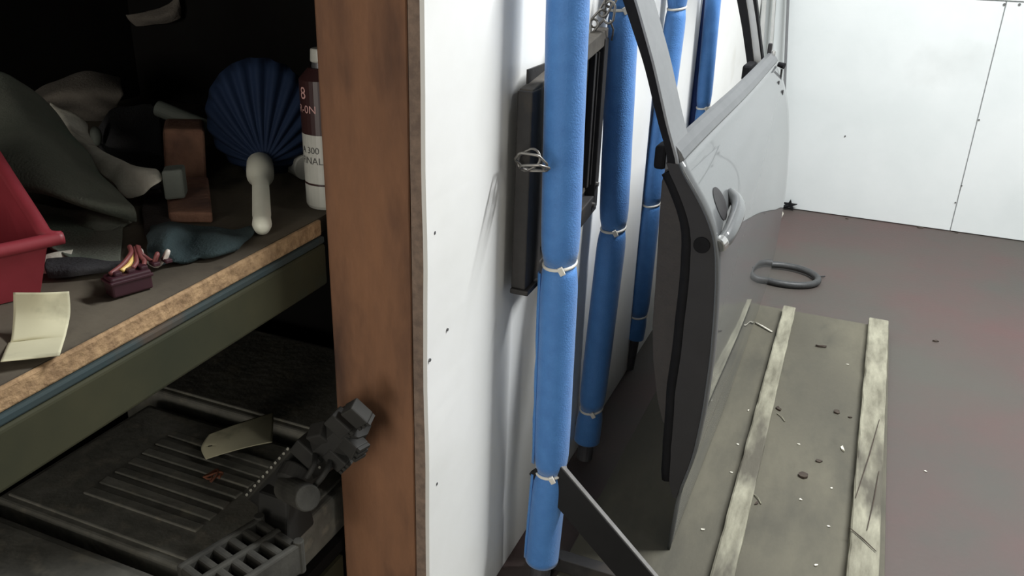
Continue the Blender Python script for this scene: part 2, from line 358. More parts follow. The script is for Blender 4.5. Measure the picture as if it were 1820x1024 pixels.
# diagonal flat brace
def brace(y0, y1):
    a = P(985, 812, y=1.05); c = P(1165, 1024, y=1.05); d = (c - a).normalized(); nrm = Vector((-d.z, 0, d.x))
    if nrm.z > 0: nrm = -nrm
    L = (a.z - 0.0135) / -d.z
    e = a + d * L; wv = nrm * 0.055
    a2 = a + wv; L2 = (a2.z - 0.0135) / -d.z; e2 = a2 + d * L2
    return a, e, e2, a2
a, e, e2, a2 = brace(0, 0)
bo = MB().prism([(v.x, v.z) for v in (a, e, e2, a2)], 'y', 1.044, 1.054).build('diagonal_brace', M_black, post1)
dd = (e - a).normalized(); nn = Vector((-dd.z, 0, dd.x)); nn = nn if nn.z > 0 else -nn
g = nn * 0.0016
MB().prism([(v.x, v.z) for v in (a + g, e + g, e, a)], 'y', 1.046, 1.0545).build('pale_edge', M_edge, bo)  # thin paler strip along the top edge of the brace

Y2 = 1.428
pp = [P(1116, -140, y=Y2), P(1108, 14, y=Y2), P(1090, 405, y=Y2), P(1051, 725, y=Y2), P(1043, 782, y=Y2)]
padded_post('blue foam-wrapped post beside the far upright of the dark steel frame', pp, 0.0265, 0.0, 0.016, (1, 2, 3))
Y3 = 1.85
pp = [P(1212, -120, y=Y3), P(1203, 14, y=Y3), P(1158, 362, y=Y3), P(1136, 560, y=Y3), P(1128, 600, y=Y3)]
padded_post('blue foam-wrapped post behind the slanted window frame of the car door', pp, 0.0225, 0.0, 0.013, (1, 2, 3), tie_heads=False)
Y4 = 2.3
pp = [P(1276, -90, y=Y4 - 0.03), P(1250, 190, y=Y4 - 0.03), P(1245, 250, y=Y4 - 0.03)]
padded_post('blue foam-wrapped post seen through the car door window, paired with a navy one', pp, 0.0200, 0.0, 0.012, (1,), ang=-1.0)
pp = [P(1250, -90, y=Y4 + 0.0), P(1232, 224, y=Y4 + 0.0)]
padded_post('navy foam-wrapped post close against the partition, seen through the car door window', pp, 0.0150, 0.0, 0.009, (), mt=M_navy)

# ------------------------------------------------------------------ dark steel frame on the partition
XW = -0.4295
sf = thing('steel_frame', 'dark grimy steel frame hung flat on the white partition', 'frame', (-0.41, 1.23, 0.53))
y0, y1, xf = 1.020, 1.390, -0.408
def quad_box(pA, pB, h, x0, x1):     # member running in y between (y,z) points, of height h below the line
    return MB().hexa([(x0, pA[0], pA[1] - h), (x1, pA[0], pA[1] - h), (x1, pB[0], pB[1] - h), (x0, pB[0], pB[1] - h), (x0, pA[0], pA[1]), (x1, pA[0], pA[1]), (x1, pB[0], pB[1]), (x0, pB[0], pB[1])])
MB().box(XW, xf, y0, y0 + 0.062, 0.535, 0.812).build('upright', M_iron, sf, bevel=0.002)
MB().box(XW, xf, y1 - 0.022, y1, 0.556, 0.846).build('upright', M_iron, sf, bevel=0.002)
MB().box(XW + 0.001, XW + 0.004, y0 + 0.03, y1 - 0.022, 0.56, 0.835).build('back_sheet', M_iron, sf)
quad_box((y0 + 0.006, 0.8135), (y1 - 0.0, 0.862), 0.026, XW, xf - 0.002).build('top_rail', M_irontop, sf, bevel=0.002)
quad_box((y0 + 0.03, 0.552), (y1 - 0.0, 0.582), 0.032, XW, xf - 0.001).build('bottom_rail', M_iron, sf, bevel=0.002)
quad_box((y0 + 0.03, 0.570), (y1 - 0.022, 0.606), 0.018, XW + 0.004, xf - 0.016).build('ledge', M_irontop, sf, bevel=0.001)
for yy in (1.14, 1.34, 1.362):
    MB().box(XW + 0.004, XW + 0.014, yy, yy + 0.010, 0.60, 0.825).build('stiffener', M_iron, sf, bevel=0.001)
MB().box(XW, xf + 0.006, y0 - 0.004, y0 + 0.05, 0.5275, 0.5355).build('flange', M_iron, sf, bevel=0.002)
for (yy, zz) in ((1.375, 0.60), (1.362, 0.566)):
    MB().tube([(xf - 0.002, yy, zz), (xf + 0.004, yy, zz)], 0.004, 8).build('bolt_head', M_chain, sf)

for c_ in sf.children:                       # near end stands a little off the partition
    for v_ in c_.data.vertices:
        v_.co.x += 0.012 * (1.39 - (v_.co.y + 1.23)) / 0.37
# chains
def link(center, d, nrm, L, W, r, hexa=False):
    d = Vector(d).normalized(); nrm = Vector(nrm); nrm = (nrm - d * nrm.dot(d)).normalized(); s = d.cross(nrm)
    pts = []
    if hexa:
        for (u, v) in ((-0.5, 0), (-0.28, 0.5), (0.28, 0.5), (0.5, 0.0), (0.28, -0.5), (-0.28, -0.5)): pts.append(Vector(center) + d * L * u + s * W * v)
        out = []
        for i in range(6): out += [pts[i].lerp(pts[(i + 1) % 6], 0.1), pts[i].lerp(pts[(i + 1) % 6], 0.9)]
        pts = out
    else:
        for k in range(20):
            a_ = 2 * math.pi * k / 20; cu = math.cos(a_); sv = math.sin(a_)
            pts.append(Vector(center) + d * (cu * W / 2 + (L - W) / 2 * (1 if cu > 0 else -1) * (1 if abs(cu) > 1e-6 else 0)) + s * sv * W / 2)
    return MB().tube(pts, r, 8, closed=True)
ch = thing('hanging_chain', 'thin steel chain rising from the far top corner of the dark frame', 'chain', tuple(P(1088, 62, y=1.385)))
cpath = [P(1040, 62, y=1.36), P(1056, 42, y=1.36), P(1071, 24, y=1.36), P(1081, 6, y=1.365), P(1092, -10, y=1.37), P(1102, -28, y=1.375), P(1113, -48, y=1.38)]
for i in range(len(cpath) - 1):
    c = (cpath[i] + cpath[i + 1]) / 2; d = cpath[i + 1] - cpath[i]
    nr = Vector((0.4, 1, 0)) if i % 2 == 0 else Vector((1, -0.7, 0.4))
    link(c, d, nr, d.length * 1.55, 0.017, 0.0021).build('chain_link', M_chain, ch, smooth=True)
c = P(1083, 22, y=1.36); link(c, P(1086, 0, y=1.36) - P(1080, 44, y=1.36), (0.3, 1, 0.2), 0.034, 0.019, 0.0021).build('chain_link', M_chain, ch, smooth=True)
MB().tube([P(1084, 36, y=1.365), P(1090, 52, y=1.38), P(1089, 62, y=1.39), P(1087, 72, y=1.392)], 0.0016, 8).build('hook', M_chain, ch, smooth=True)
c2 = thing('chain_loop', 'pair of bent steel chain links hanging on the near upright of the dark frame', 'chain', tuple(P(945, 310, y=1.000)))
link(P(944, 288, y=1.003), P(972, 292, y=1.003) - P(920, 284, y=1.003), (0.15, 0.85, 0.6), 0.046, 0.030, 0.0018, True).build('chain_link', M_chain, c2, smooth=True)
link(P(950, 299, y=0.998), P(976, 299, y=0.998) - P(926, 299, y=0.998), (-0.1, 0.5, 0.9), 0.042, 0.026, 0.0018, True).build('chain_link', M_chain, c2, smooth=True)
link(P(940, 284, y=1.009), P(955, 276, y=1.009) - P(925, 292, y=1.009), (0.1, 0.9, -0.2), 0.034, 0.024, 0.0018).build('chain_link', M_chain, c2, smooth=True)
# ------------------------------------------------------------------ car door
dr = thing('car_door', 'silver rear car door standing on the plywood board', 'car door', (-0.18, 1.76, 0.012))
near_p = [(0.013, -0.176), (0.06, -0.1735), (0.11, -0.172), (0.14, -0.169), (0.18, -0.160), (0.22, -0.153), (0.30, -0.148), (0.40, -0.1475), (0.48, -0.1515), (0.53, -0.1555), (0.58, -0.1625), (0.615, -0.1745), (0.655, -0.199), (0.685, -0.222), (0.700, -0.234)]
far_p = [(0.013, -0.1785), (0.075, -0.168), (0.14, -0.162), (0.20, -0.158), (0.30, -0.1555), (0.38, -0.1565), (0.45, -0.162), (0.514, -0.169), (0.57, -0.178), (0.616, -0.188), (0.66, -0.203), (0.70, -0.222), (0.714, -0.230)]
def sm(tab, z):       # smoothed lookup
    return sum(interp(tab, z + k * 0.008) for k in (-2, -1, 0, 1, 2)) / 5
YN, YF = 1.200, 2.335
def skin_x(y, z):
    t = (y - YN) / (YF - YN); t2 = min(1, max(0, t)); t2 = t2 * t2 * (3 - 2 * t2)
    return sm(near_p, z) * (1 - t2) + sm(far_p, z) * t2 + 0.004 * math.sin(math.pi * t2)
def ztop(y): return 0.700 + 0.016 * (y - YN) / (YF - YN)
NV, NU = 56, 40
rows = []
for i in range(NV + 1):
    r_ = []
    for j in range(NU + 1):
        y = YN + (YF - YN) * j / NU
        z = 0.013 + (ztop(y) - 0.013) * i / NV
        yy = y
        if j == 0: yy = YN + (0.006 if z < 0.14 else 0.0)
        r_.append((skin_x(y, z), yy, z))
    rows.append(r_)
skin = MB().grid(rows)
for f in skin.bm.faces:
    f.normal_update()
if sum(f.normal.x for f in skin.bm.faces) < 0: bmesh.ops.reverse_faces(skin.bm, faces=skin.bm.faces)
skin.build('outer_panel', M_silver, dr, smooth=True, solid=-0.005, recalc=False)
# inner shell with the dark end face
def thick(z): return interp([(0.125, 0.006), (0.16, 0.022), (0.22, 0.036), (0.32, 0.046), (0.45, 0.043), (0.56, 0.036), (0.64, 0.027), (0.70, 0.018)], z)
zs = [0.125 + (0.697 - 0.125) * i / 36 for i in range(37)]
def shell_poly(y):
    o_ = [(skin_x(y, z) - 0.0056, z) for z in zs]; i_ = [(skin_x(y, z) - 0.0056 - thick(z), z) for z in zs][::-1]
    return o_ + i_
b = MB(); ring = []
for j in range(9):
    y = YN + 0.0015 + (YF - 0.004 - YN) * j / 8
    ring.append([b.bm.verts.new((x, y, z)) for (x, z) in shell_poly(y)])
m_ = len(ring[0])
for j in range(8):
    for k in range(m_): b.bm.faces.new((ring[j][k], ring[j][(k + 1) % m_], ring[j + 1][(k + 1) % m_], ring[j + 1][k]))
b.bm.faces.new(ring[0]); b.bm.faces.new(ring[-1][::-1])
sh = b.build('inner_shell', M_jamb, dr)
# black seal running round the inner edge
b = MB(); pts = [(skin_x(YN, z) - thick(z) - 0.0125, YN + 0.016, z) for z in [0.15 + 0.53 * i / 30 for i in range(31)]]
b.tube(pts, 0.0105, 10); b.build('door_seal', M_rubber, dr, smooth=True)
# trim panel
b = MB()
inner = [(0.235, -0.205), (0.25, -0.219), (0.29, -0.232), (0.36, -0.246), (0.42, -0.253), (0.51, -0.256), (0.60, -0.260), (0.66, -0.262), (0.685, -0.258)]
poly = [(skin_x(YN, z) - thick(z) - 0.012, z) for z in [0.235 + 0.45 * i / 20 for i in range(21)]] + [(x, z) for (z, x) in inner[::-1]]
b.prism(poly, 'y', 1.228, 2.27); b.build('trim_panel', M_trim, dr, bevel=0.006, bseg=3)
MB().prism([(-0.258, 0.46), (-0.290, 0.485), (-0.292, 0.505), (-0.258, 0.515)], 'y', 1.55, 2.0).build('armrest', M_trim, dr, bevel=0.006)
# bumper plug on the end face
q = P(1247, 436, y=YN)
b = MB(); b.tube([(q.x, YN + 0.004, q.z), (q.x, YN - 0.0015, q.z)], 0.0125, 20); b.build('rubber_plug', M_rubber, dr, bevel=0.0008)
# belt moulding
b = MB(); R_ = []
for j in range(25):
    y = YN + 0.012 + (YF - 0.03 - YN) * j / 24; zt = ztop(y); xt = skin_x(y, zt)
    R_.append([(xt - 0.001, y, zt - 0.004), (xt + 0.0015, y, zt + 0.003), (xt - 0.005, y, zt + 0.013), (xt - 0.014, y, zt + 0.022), (xt - 0.022, y, zt + 0.024), (xt - 0.026, y, zt + 0.010), (xt - 0.026, y, zt - 0.018), (xt - 0.012, y, zt - 0.012)])
V = [[b.bm.verts.new(p) for p in r] for r in R_]
for i in range(24):
    for k in range(8): b.bm.faces.new((V[i][k], V[i][(k + 1) % 8], V[i + 1][(k + 1) % 8], V[i + 1][k]))
b.bm.faces.new(V[0]); b.bm.faces.new(V[-1][::-1])
b.build('belt_moulding', M_belt, dr, smooth=False, bevel=0.001)
# window frame: rear (near) post, front (far) channel, header
lz = [(0.690, -0.250), (0.714, -0.2545), (0.741, -0.267), (0.832, -0.299), (0.918, -0.338), (0.955, -0.355), (0.985, -0.366)]
mz = [(0.690, -0.232), (0.714, -0.2405), (0.743, -0.2525), (0.833, -0.283), (0.919, -0.3175), (0.955, -0.335), (0.985, -0.345)]
def ribbon(tabA, tabB, y0, y1, zmin=0.692, zmax=0.958, n=22):
    b = MB(); V = []
    for i in range(n + 1):
        z = zmin + (zmax - zmin) * i / n; xa, xb = sm(tabA, z), sm(tabB, z)
        V.append([b.bm.verts.new(p) for p in ((xa, y0, z), (xb, y0, z), (xb, y1, z), (xa, y1, z))])
    for i in range(n):
        for k in range(4): b.bm.faces.new((V[i][k], V[i][(k + 1) % 4], V[i + 1][(k + 1) % 4], V[i + 1][k]))
    b.bm.faces.new(V[0][::-1]); b.bm.faces.new(V[-1])
    return b
mz_in = [(z, x - 0.004) for z, x in mz]
ribbon(lz, mz_in, YN + 0.004, YN + 0.030).build('window_seal', M_rubber, dr, smooth=False)
ribbon([(z, x - 0.0038) for z, x in mz], mz, YN + 0.003, YN + 0.098).build('window_frame_post', M_frame, dr)
fL = [(0.690, -0.281), (0.714, -0.286), (0.803, -0.311), (0.866, -0.332), (0.985, -0.372)]
fL2 = [(0.690, -0.265), (0.721, -0.271), (0.805, -0.293), (0.867, -0.311), (0.985, -0.350)]
fR = [(0.690, -0.244), (0.739, -0.257), (0.819, -0.279), (0.868, -0.294), (0.985, -0.334)]
fR2 = [(0.690, -0.240), (0.740, -0.2525), (0.793, -0.267), (0.869, -0.286), (0.985, -0.325)]
ribbon(fL, fL2, 2.20, 2.225).build('window_seal', M_rubber, dr)
ribbon([(z, x + 0.0002) for z, x in fL2], [(z, x - 0.0002) for z, x in fR], 2.207, 2.222).build('window_channel', M_pale, dr)
ribbon(fR, fR2, 2.20, 2.225).build('window_seal', M_rubber, dr)
MB().hexa([(-0.354, YN + 0.004, 0.957), (-0.336, YN + 0.004, 0.957), (-0.326, 2.222, 0.957), (-0.354, 2.222, 0.957), (-0.356, YN + 0.004, 0.980), (-0.340, YN + 0.004, 0.980), (-0.332, 2.222, 0.980), (-0.356, 2.222, 0.980)]).build('window_header', M_frame, dr, bevel=0.004)
# inner belt seal bumps
MB().box(-0.284, -0.262, 2.10, 2.19, 0.690, 0.728).build('belt_seal', M_rubber, dr, bevel=0.006)
MB().box(-0.276, -0.258, 1.22, 1.262, 0.680, 0.716).build('corner_block', M_rubber, dr, bevel=0.005)
# handle and cup
hp = catmull([(skin_x(1.214, 0.583) + 0.003, 1.214, 0.582), (skin_x(1.23, 0.590) + 0.011, 1.232, 0.589), (skin_x(1.27, 0.60) + 0.016, 1.270, 0.598), (skin_x(1.31, 0.608) + 0.018, 1.312, 0.607), (skin_x(1.34, 0.614) + 0.014, 1.342, 0.613), (skin_x(1.365, 0.618) + 0.001, 1.366, 0.618)], 6)
rr = [0.0085 + 0.003 * math.sin(math.pi * i / (len(hp) - 1)) for i in range(len(hp))]
ho = MB().tube(hp, rr, 16, flat=1.3).build('door_handle', M_silver, dr, smooth=True)
MB().tube([hp[0] + Vector((-0.001, -0.004, -0.002)), hp[3]], [0.0092, 0.0102], 16, flat=1.3).build('handle_cap', M_chrome, ho, smooth=False, bevel=0.002)
b = MB(); c0 = Vector((0, 1.288, 0.622)); rings = []
for (s_, d_) in ((1.0, 0.0010), (0.86, 0.0014), (0.7, 0.0016)):
    rings.append([(skin_x(c0.y + 0.030 * s_ * math.cos(t_), c0.z + 0.024 * s_ * math.sin(t_)) + d_, c0.y + 0.030 * s_ * math.cos(t_), c0.z + 0.024 * s_ * math.sin(t_)) for t_ in [k * 2 * math.pi / 28 for k in range(28)]])
V = [[b.bm.verts.new(p) for p in r] for r in rings]
for i in range(2):
    for k in range(28): b.bm.faces.new((V[i][k], V[i][(k + 1) % 28], V[i + 1][(k + 1) % 28], V[i + 1][k]))
b.bm.faces.new(V[2]); b.build('handle_cup', M_jamb, dr)
# small fittings at the hinge end
MB().tube([(-0.222, 2.295, 0.712), (-0.206, 2.290, 0.709)], [0.006, 0.008], 12).build('bolt', M_rubber, dr)
MB().box(-0.214, -0.2095, 2.296, 2.301, 0.668, 0.700).build('bolt_stem', M_jamb, dr)
for (yy, zz, h) in ((2.24, 0.672, 0.012), (2.262, 0.645, 0.016)):
    MB().box(skin_x(yy, zz) - 0.003, skin_x(yy, zz) + 0.0012, yy - 0.008, yy + 0.008, zz - h / 2, zz + h / 2).build('slot', M_jamb, dr, bevel=0.0008)
MB().box(-0.253, -0.243, 2.286, 2.297, 0.735, 0.762).build('clip', M_jamb, dr, bevel=0.002)
MB().box(-0.243, -0.233, 2.300, 2.312, 0.722, 0.744).build('clip', M_chrome, dr, bevel=0.002)

# ------------------------------------------------------------------ strips leaning in the far corner
def strip(label, pa, pb, wd, mt):
    a = P(*pa, y=3.452); c = P(*pb, y=3.452); d = (a - c).normalized()
    bot = c + d * ((0.002 - c.z) / d.z); top = c + d * ((1.35 - c.z) / d.z)
    bot.y = 3.43; top.y = 3.4575
    s_ = Vector((wd / 2, 0, 0)); t_ = Vector((0, 0.006, 0))
    o = MB().hexa([bot - s_ - t_, bot + s_ - t_, bot + s_ + t_, bot - s_ + t_, top - s_ - t_, top + s_ - t_, top + s_ + t_, top - s_ + t_]).build('corner_strip', mt, base=tuple(bot), bevel=0.002)
    tag(o, label, 'metal strip', 'metal strips leaning in the corner')
strip('bright narrow metal strip leaning on the back wall between the pale and dark strips', (1377, 0), (1371, 95), 0.013, M_chrome)
strip('dark narrow metal strip leaning on the back wall near the car door hinge end', (1401, 0), (1395, 155), 0.010, M_frame)
strip('pale wide strip drawing a shadow or reflection on the back wall close to the corner', (1359, 0), (1353, 95), 0.017, M_pale)

# ------------------------------------------------------------------ loose things on the floor
ringp = [Vector((-0.142 + 0.104 * math.cos(t_), 2.668 + 0.080 * math.sin(t_), 0.0115 + 0.004 * max(0, math.sin(t_)))) for t_ in [k * 2 * math.pi / 48 for k in range(48)]]
hz = thing('hose_ring', 'loop of black rubber hose lying on the reddish floor', 'hose', (-0.142, 2.70, 0))
MB().tube(ringp, 0.0108, 14, closed=True).build('hose', M_hose, hz, smooth=True)
MB().tube([P(1450, 492, z=0.010), P(1466, 491, z=0.006)], 0.0025, 6).build('loose_end', M_hose, hz)
p0, p1, p2 = P(1343, 574, z=0.0155), P(1355, 580, z=0.0165), P(1372, 590, z=0.0155)
tag(MB().tube([p0, p1, p2], 0.0026, 8).build('white_wire', M_flake, base=tuple(p1), smooth=True), 'short white wire on the board touching the lower edge of the car door', 'wire')
# black spiky clip and white hook by the back wall
sp = thing('spiky_fastener', 'small black star-shaped plastic fastener on the floor against the back wall', 'fastener', (-0.205, 3.452, 0.0))
cc = P(1402, 373, y=3.45); cc.z = max(cc.z, 0.016)
b = MB(); pl = []
for k in range(10):
    r_ = 0.030 if k % 2 == 0 else 0.011; a_ = k * math.pi / 5 + 0.3
    pl.append((cc.x + r_ * math.cos(a_), max(0.0005, 0.022 + r_ * 0.75 * math.sin(a_))))
b.prism(pl, 'y', 3.446, 3.460); b.build('star_head', M_rubber, sp)
MB().tube([(cc.x - 0.03, 3.44, 0.012), (cc.x, 3.453, 0.022)], 0.006, 8).build('stem', M_rubber, sp)
wh = [P(1388, 372, y=3.36), P(1391, 380, y=3.36), P(1387, 388, z=0.004), P(1386, 393, z=0.004)]
for v in wh: v.z = max(v.z, 0.004)
tag(MB().tube(wh, 0.004, 8).build('white_hook', M_flake, base=tuple(wh[-1]), smooth=True), 'small white hook on the floor next to the black star-shaped fastener', 'hook')
def flake(px, py, size, kind, label, cat, grp, rot=0.0, zz=0.0128, asp=0.5):
    c = P(px, py, z=zz); b = MB(); n = 9; A = []
    for k in range(n):
        t_ = 2 * math.pi * k / n; r_ = size * (0.7 + 0.6 * random.random())
        u, v = r_ * math.cos(t_), r_ * asp * math.sin(t_)
        A.append((c.x + u * math.cos(rot) - v * math.sin(rot), c.y + u * math.sin(rot) + v * math.cos(rot), zz + size * 0.25 * random.random()))
    up_ = [b.bm.verts.new((x, y, z + size * 0.22)) for x, y, z in A]; lo = [b.bm.verts.new((x, y, zz)) for x, y, z in A]
    b.bm.faces.new(up_); b.bm.faces.new(lo[::-1])
    for k in range(n): b.bm.faces.new((lo[k], lo[(k + 1) % n], up_[(k + 1) % n], up_[k]))
    nm = {'leaf': 'leaf_scrap', 'flake': 'paint_flake'}[kind]
    tag(b.build(nm, M_leaf if kind == 'leaf' else M_flake, base=(c.x, c.y, zz)), label, cat, grp)
for (px, py, s_, ro, asp, lb) in (
        (1384, 728, 0.010, 2.2, 0.45, 'slim dark leaf scrap lying against the narrow batten'),
        (1487, 733, 0.009, 1.0, 0.8, 'roundish dark leaf scrap on the board close to the wide batten'),
        (1455, 820, 0.007, 0.2, 0.6, 'small dark leaf scrap beside the largest one on the board'),
        (1429, 846, 0.011, 0.7, 0.8, 'largest dark leaf scrap, midway between the two battens'),
        (1510, 742, 0.005, 0, 0.7, 'tiny dark crumb between the roundish leaf scrap and the wide batten'),
        (1345, 895, 0.006, 1.2, 0.4, 'small dark leaf scrap next to a wood splinter on the board'),
        (1460, 617, 0.013, 0.1, 0.35, 'long thin dark scrap near the end of the board towards the back wall')):
    flake(px, py, s_, 'leaf', lb, 'leaf', 'leaf scraps on the board', ro, asp=asp)
flake(1497, 799, 0.010, 'flake', 'longest white paint flake on the board, close to the wide batten', 'paint flake', 'paint flakes on the board', 1.9, asp=0.35)
for (px, py, s_, ro, asp) in ((1423, 888, 0.003, 0, 0.9), (1420, 790, 0.003, 0, 0.6), (1473, 936, 0.003, 0.5, 0.6), (1330, 730, 0.004, 1.4, 0.3), (1249, 942, 0.004, 0.3, 0.5), (1450, 1005, 0.004, 0.8, 0.6), (1300, 840, 0.003, 0, 0.8), (1311, 790, 0.0025, 0, 0.9), (1506, 648, 0.004, 0.3, 0.5), (1478, 868, 0.0025, 0, 0.9)):
    flake(px, py, s_, 'flake', 'tiny pale paint flake on the dirty plywood board', 'paint flake', 'paint flakes on the board', ro, asp=asp)
flake(1662, 607, 0.009, 'leaf', 'small dark scrap alone on the bare reddish floor', 'leaf', None, 0.1, 0.0008, 0.3)
flake(1645, 838, 0.003, 'flake', 'tiny pale flake alone on the bare reddish floor', 'paint flake', None, 0.1, 0.0008, 0.8)
for (px, py, s_, lb) in ((1636, 402, 0.012, 'largest dark fluff of dirt at the foot of the back wall'), (1505, 386, 0.006, 'small dark fluff of dirt at the back wall between fastener and seam'), (1700, 411, 0.006, 'small dark fluff of dirt at the foot of the back wall panel seam')):
    flake(px, py + 3, s_, 'leaf', lb, 'dirt', 'dirt along the back wall', 0.0, 0.0008, 0.6)
for lb, px, py in (('pale wood splinter on the board beside the slim leaf scrap', 1388, 742), ('pale wood splinter on the board beside a small leaf scrap', 1345, 886)):
    p = P(px, py, z=0.0135); d = Vector((0.010, -0.014, 0))
    tag(MB().tube([p - d, p + Vector((0.002, 0, 0.002)), p + d], 0.0012, 6).build('wood_splinter', M_batten, base=tuple(p)), lb, 'splinter', 'wood splinters on the board')
# ------------------------------------------------------------------ things on the shelf
def SP(px, py, dz=0.0):           # point on (or just above) the sloped shelf top
    z = 0.672
    for _ in range(4):
        p = P(px, py, z=z); z = sz(p.y) + dz
    return p
def cloth(name, m, grid, thickness=0.004, amp=0.004, freq=26, seed=0.0, sub=3, label='', cat='cloth', group=None, floor_clamp=True):
    rows = [[Vector(p) for p in r] for r in grid]
    # densify by Catmull-Rom in both directions
    R1 = [catmull(r, 5) for r in rows]
    cols = list(zip(*R1)); C2 = [catmull(c, 5) for c in cols]; R2 = list(zip(*C2))
    b = MB()
    pts = []
    for r in R2:
        rr_ = []
        for p in r:
            q = Vector(p); q += Vector(noise.noise_vector(q * freq + Vector((seed, 0, 0)))) * amp
            q += Vector((0, 0, abs(noise.noise(q * freq * 0.5 + Vector((seed, 5, 0)))) * amp))
            if floor_clamp: q.z = max(q.z, sz(q.y) + thickness * 0.5 + 0.0008)
            rr_.append(q)
        pts.append(rr_)
    b.grid(pts)
    lo = min((p for r in pts for p in r), key=lambda v: v.z)
    o = b.build(name, m, base=(lo.x, lo.y, lo.z), smooth=True, solid=thickness, subs=1)
    return tag(o, label, cat, group)

# red bin at the shelf front
rb = thing('storage_bin', 'red plastic parts bin standing on the shelf beside the paper tag', 'bin', tuple(SP(20, 560)))
def bin_pts():
    A = P(72, 522, z=sz(0.51) + 0.002)                    # near right bottom corner
    return A
A = bin_pts()
zb = sz(0.5) + 0.0012
# footprint axes of the bin: u goes right/back along its front rim, v goes into the shelf
u = Vector((0.10, 0.20, 0)).normalized(); v = Vector((-0.93, 0.36, 0)).normalized()
c00 = Vector((A.x, A.y, zb))                              # front right corner
def bp(a_, c_, z):
    q_ = c00 - u * a_ + v * c_
    return Vector((q_.x, q_.y, sz(q_.y) + 0.0012 + z))
Lx, Ly = 0.20, 0.15
h_front, h_back = 0.055, 0.135
# outline rim flares outwards
def wall(p, q, r, s, th, inward):
    inn = Vector(inward) * th
    return MB().hexa([p, q, q + inn, p + inn, s, r, r + inn, s + inn])
fl_ = 0.012
walls = MB()
# side wall facing the camera/right (at c=0 front), the far end wall (a=0), the back (c=Ly), near end (a=Lx)
front_b0, front_b1 = bp(0, 0, 0), bp(Lx, 0, 0)
front_t0, front_t1 = bp(-fl_, -fl_, h_front), bp(Lx, -fl_, h_front)
wall(front_b0, front_b1, front_t1, front_t0, 0.003, v).build('front_wall', M_red, rb, bevel=0.001)
end_t0, end_t1 = bp(-fl_, -fl_, h_front), bp(-fl_, Ly, h_back)
wall(bp(0, 0, 0), bp(0, Ly, 0), end_t1, end_t0, 0.003, -u).build('side_wall', M_red, rb, bevel=0.001)
wall(bp(0, Ly, 0), bp(Lx, Ly, 0), bp(Lx, Ly, h_back), bp(-fl_, Ly, h_back), 0.003, -v).build('back_wall', M_red, rb, bevel=0.001)
wall(bp(Lx, 0, 0), bp(Lx, Ly, 0), bp(Lx, Ly, h_back), bp(Lx, -fl_, h_front), 0.003, u).build('side_wall', M_red, rb, bevel=0.001)
MB().hexa([bp(0, 0, 0), bp(Lx, 0, 0), bp(Lx, Ly, 0), bp(0, Ly, 0), bp(0, 0, 0.003), bp(Lx, 0, 0.003), bp(Lx, Ly, 0.003), bp(0, Ly, 0.003)]).build('bin_floor', M_red, rb)
MB().tube(catmull([front_t1, front_t0 + u * -0.004, end_t0.lerp(end_t1, 0.06), end_t0.lerp(end_t1, 0.5), end_t1], 6), 0.0065, 12).build('rim', M_red, rb, smooth=True)

# paper tag on the shelf
def paper(name, m, grid, label, th=0.0008, hole=None):
    rows = [[Vector(p) for p in r] for r in grid]; R1 = [catmull(r, 6) for r in rows]; cols = list(zip(*R1)); C2 = [catmull(c, 6) for c in cols]
    b = MB().grid([list(r) for r in zip(*C2)])
    if hole is not None:
        fs = sorted(b.bm.faces, key=lambda f: (f.calc_center_median() - hole).length)[:1]
        bmesh.ops.delete(b.bm, geom=fs, context='FACES')
    lo = min((v.co.copy() for v in b.bm.verts), key=lambda v: v.z)
    return tag(b.build(name, m, base=tuple(lo), smooth=True, solid=th), label, 'tag')
paper('paper_tag', M_cream, [
    [SP(24, 520, 0.030), SP(75, 520, 0.032), SP(123, 518, 0.030)],
    [SP(24, 562, 0.014), SP(74, 560, 0.015), SP(125, 556, 0.013)],
    [SP(20, 603, 0.003), SP(70, 596, 0.004), SP(118, 592, 0.003)],
    [SP(14, 612, 0.001), SP(66, 608, 0.001), SP(114, 606, 0.001)],
    [SP(1, 643, 0.010), SP(52, 638, 0.008), SP(106, 632, 0.008)]],
    'square cream paper tag with smudges curling on the shelf front')

# wire connector
cn = thing('wire_connector', 'dark maroon plug connector with red, yellow and white wires on the shelf', 'connector', tuple(SP(236, 528)))
pA, pB = SP(203, 536), SP(274, 514)
ax = (pB - pA); ax.z = 0; Lc = ax.length; ax.normalize(); sd = Vector((-ax.y, ax.x, 0))
Mc = Matrix.Translation(pA + Vector((0, 0, 0.0022))) @ Matrix(((ax.x, sd.x, 0, 0), (ax.y, sd.y, 0, 0), (0, 0, 1, 0), (0, 0, 0, 1)))
MB().box(0, Lc, 0.0, 0.018, 0, 0.020, Mc).build('plug_body', M_conn, cn, bevel=0.002)
MB().box(-0.0015, Lc + 0.001, -0.0015, 0.0195, 0.013, 0.0165, Mc).build('plug_collar', M_conn, cn, bevel=0.001)
for k in range(5):
    MB().box(0.006 + k * 0.0125, 0.013 + k * 0.0125, 0.003, 0.014, 0.0195, 0.0235, Mc).build('wire_seat', M_conn, cn, bevel=0.001)
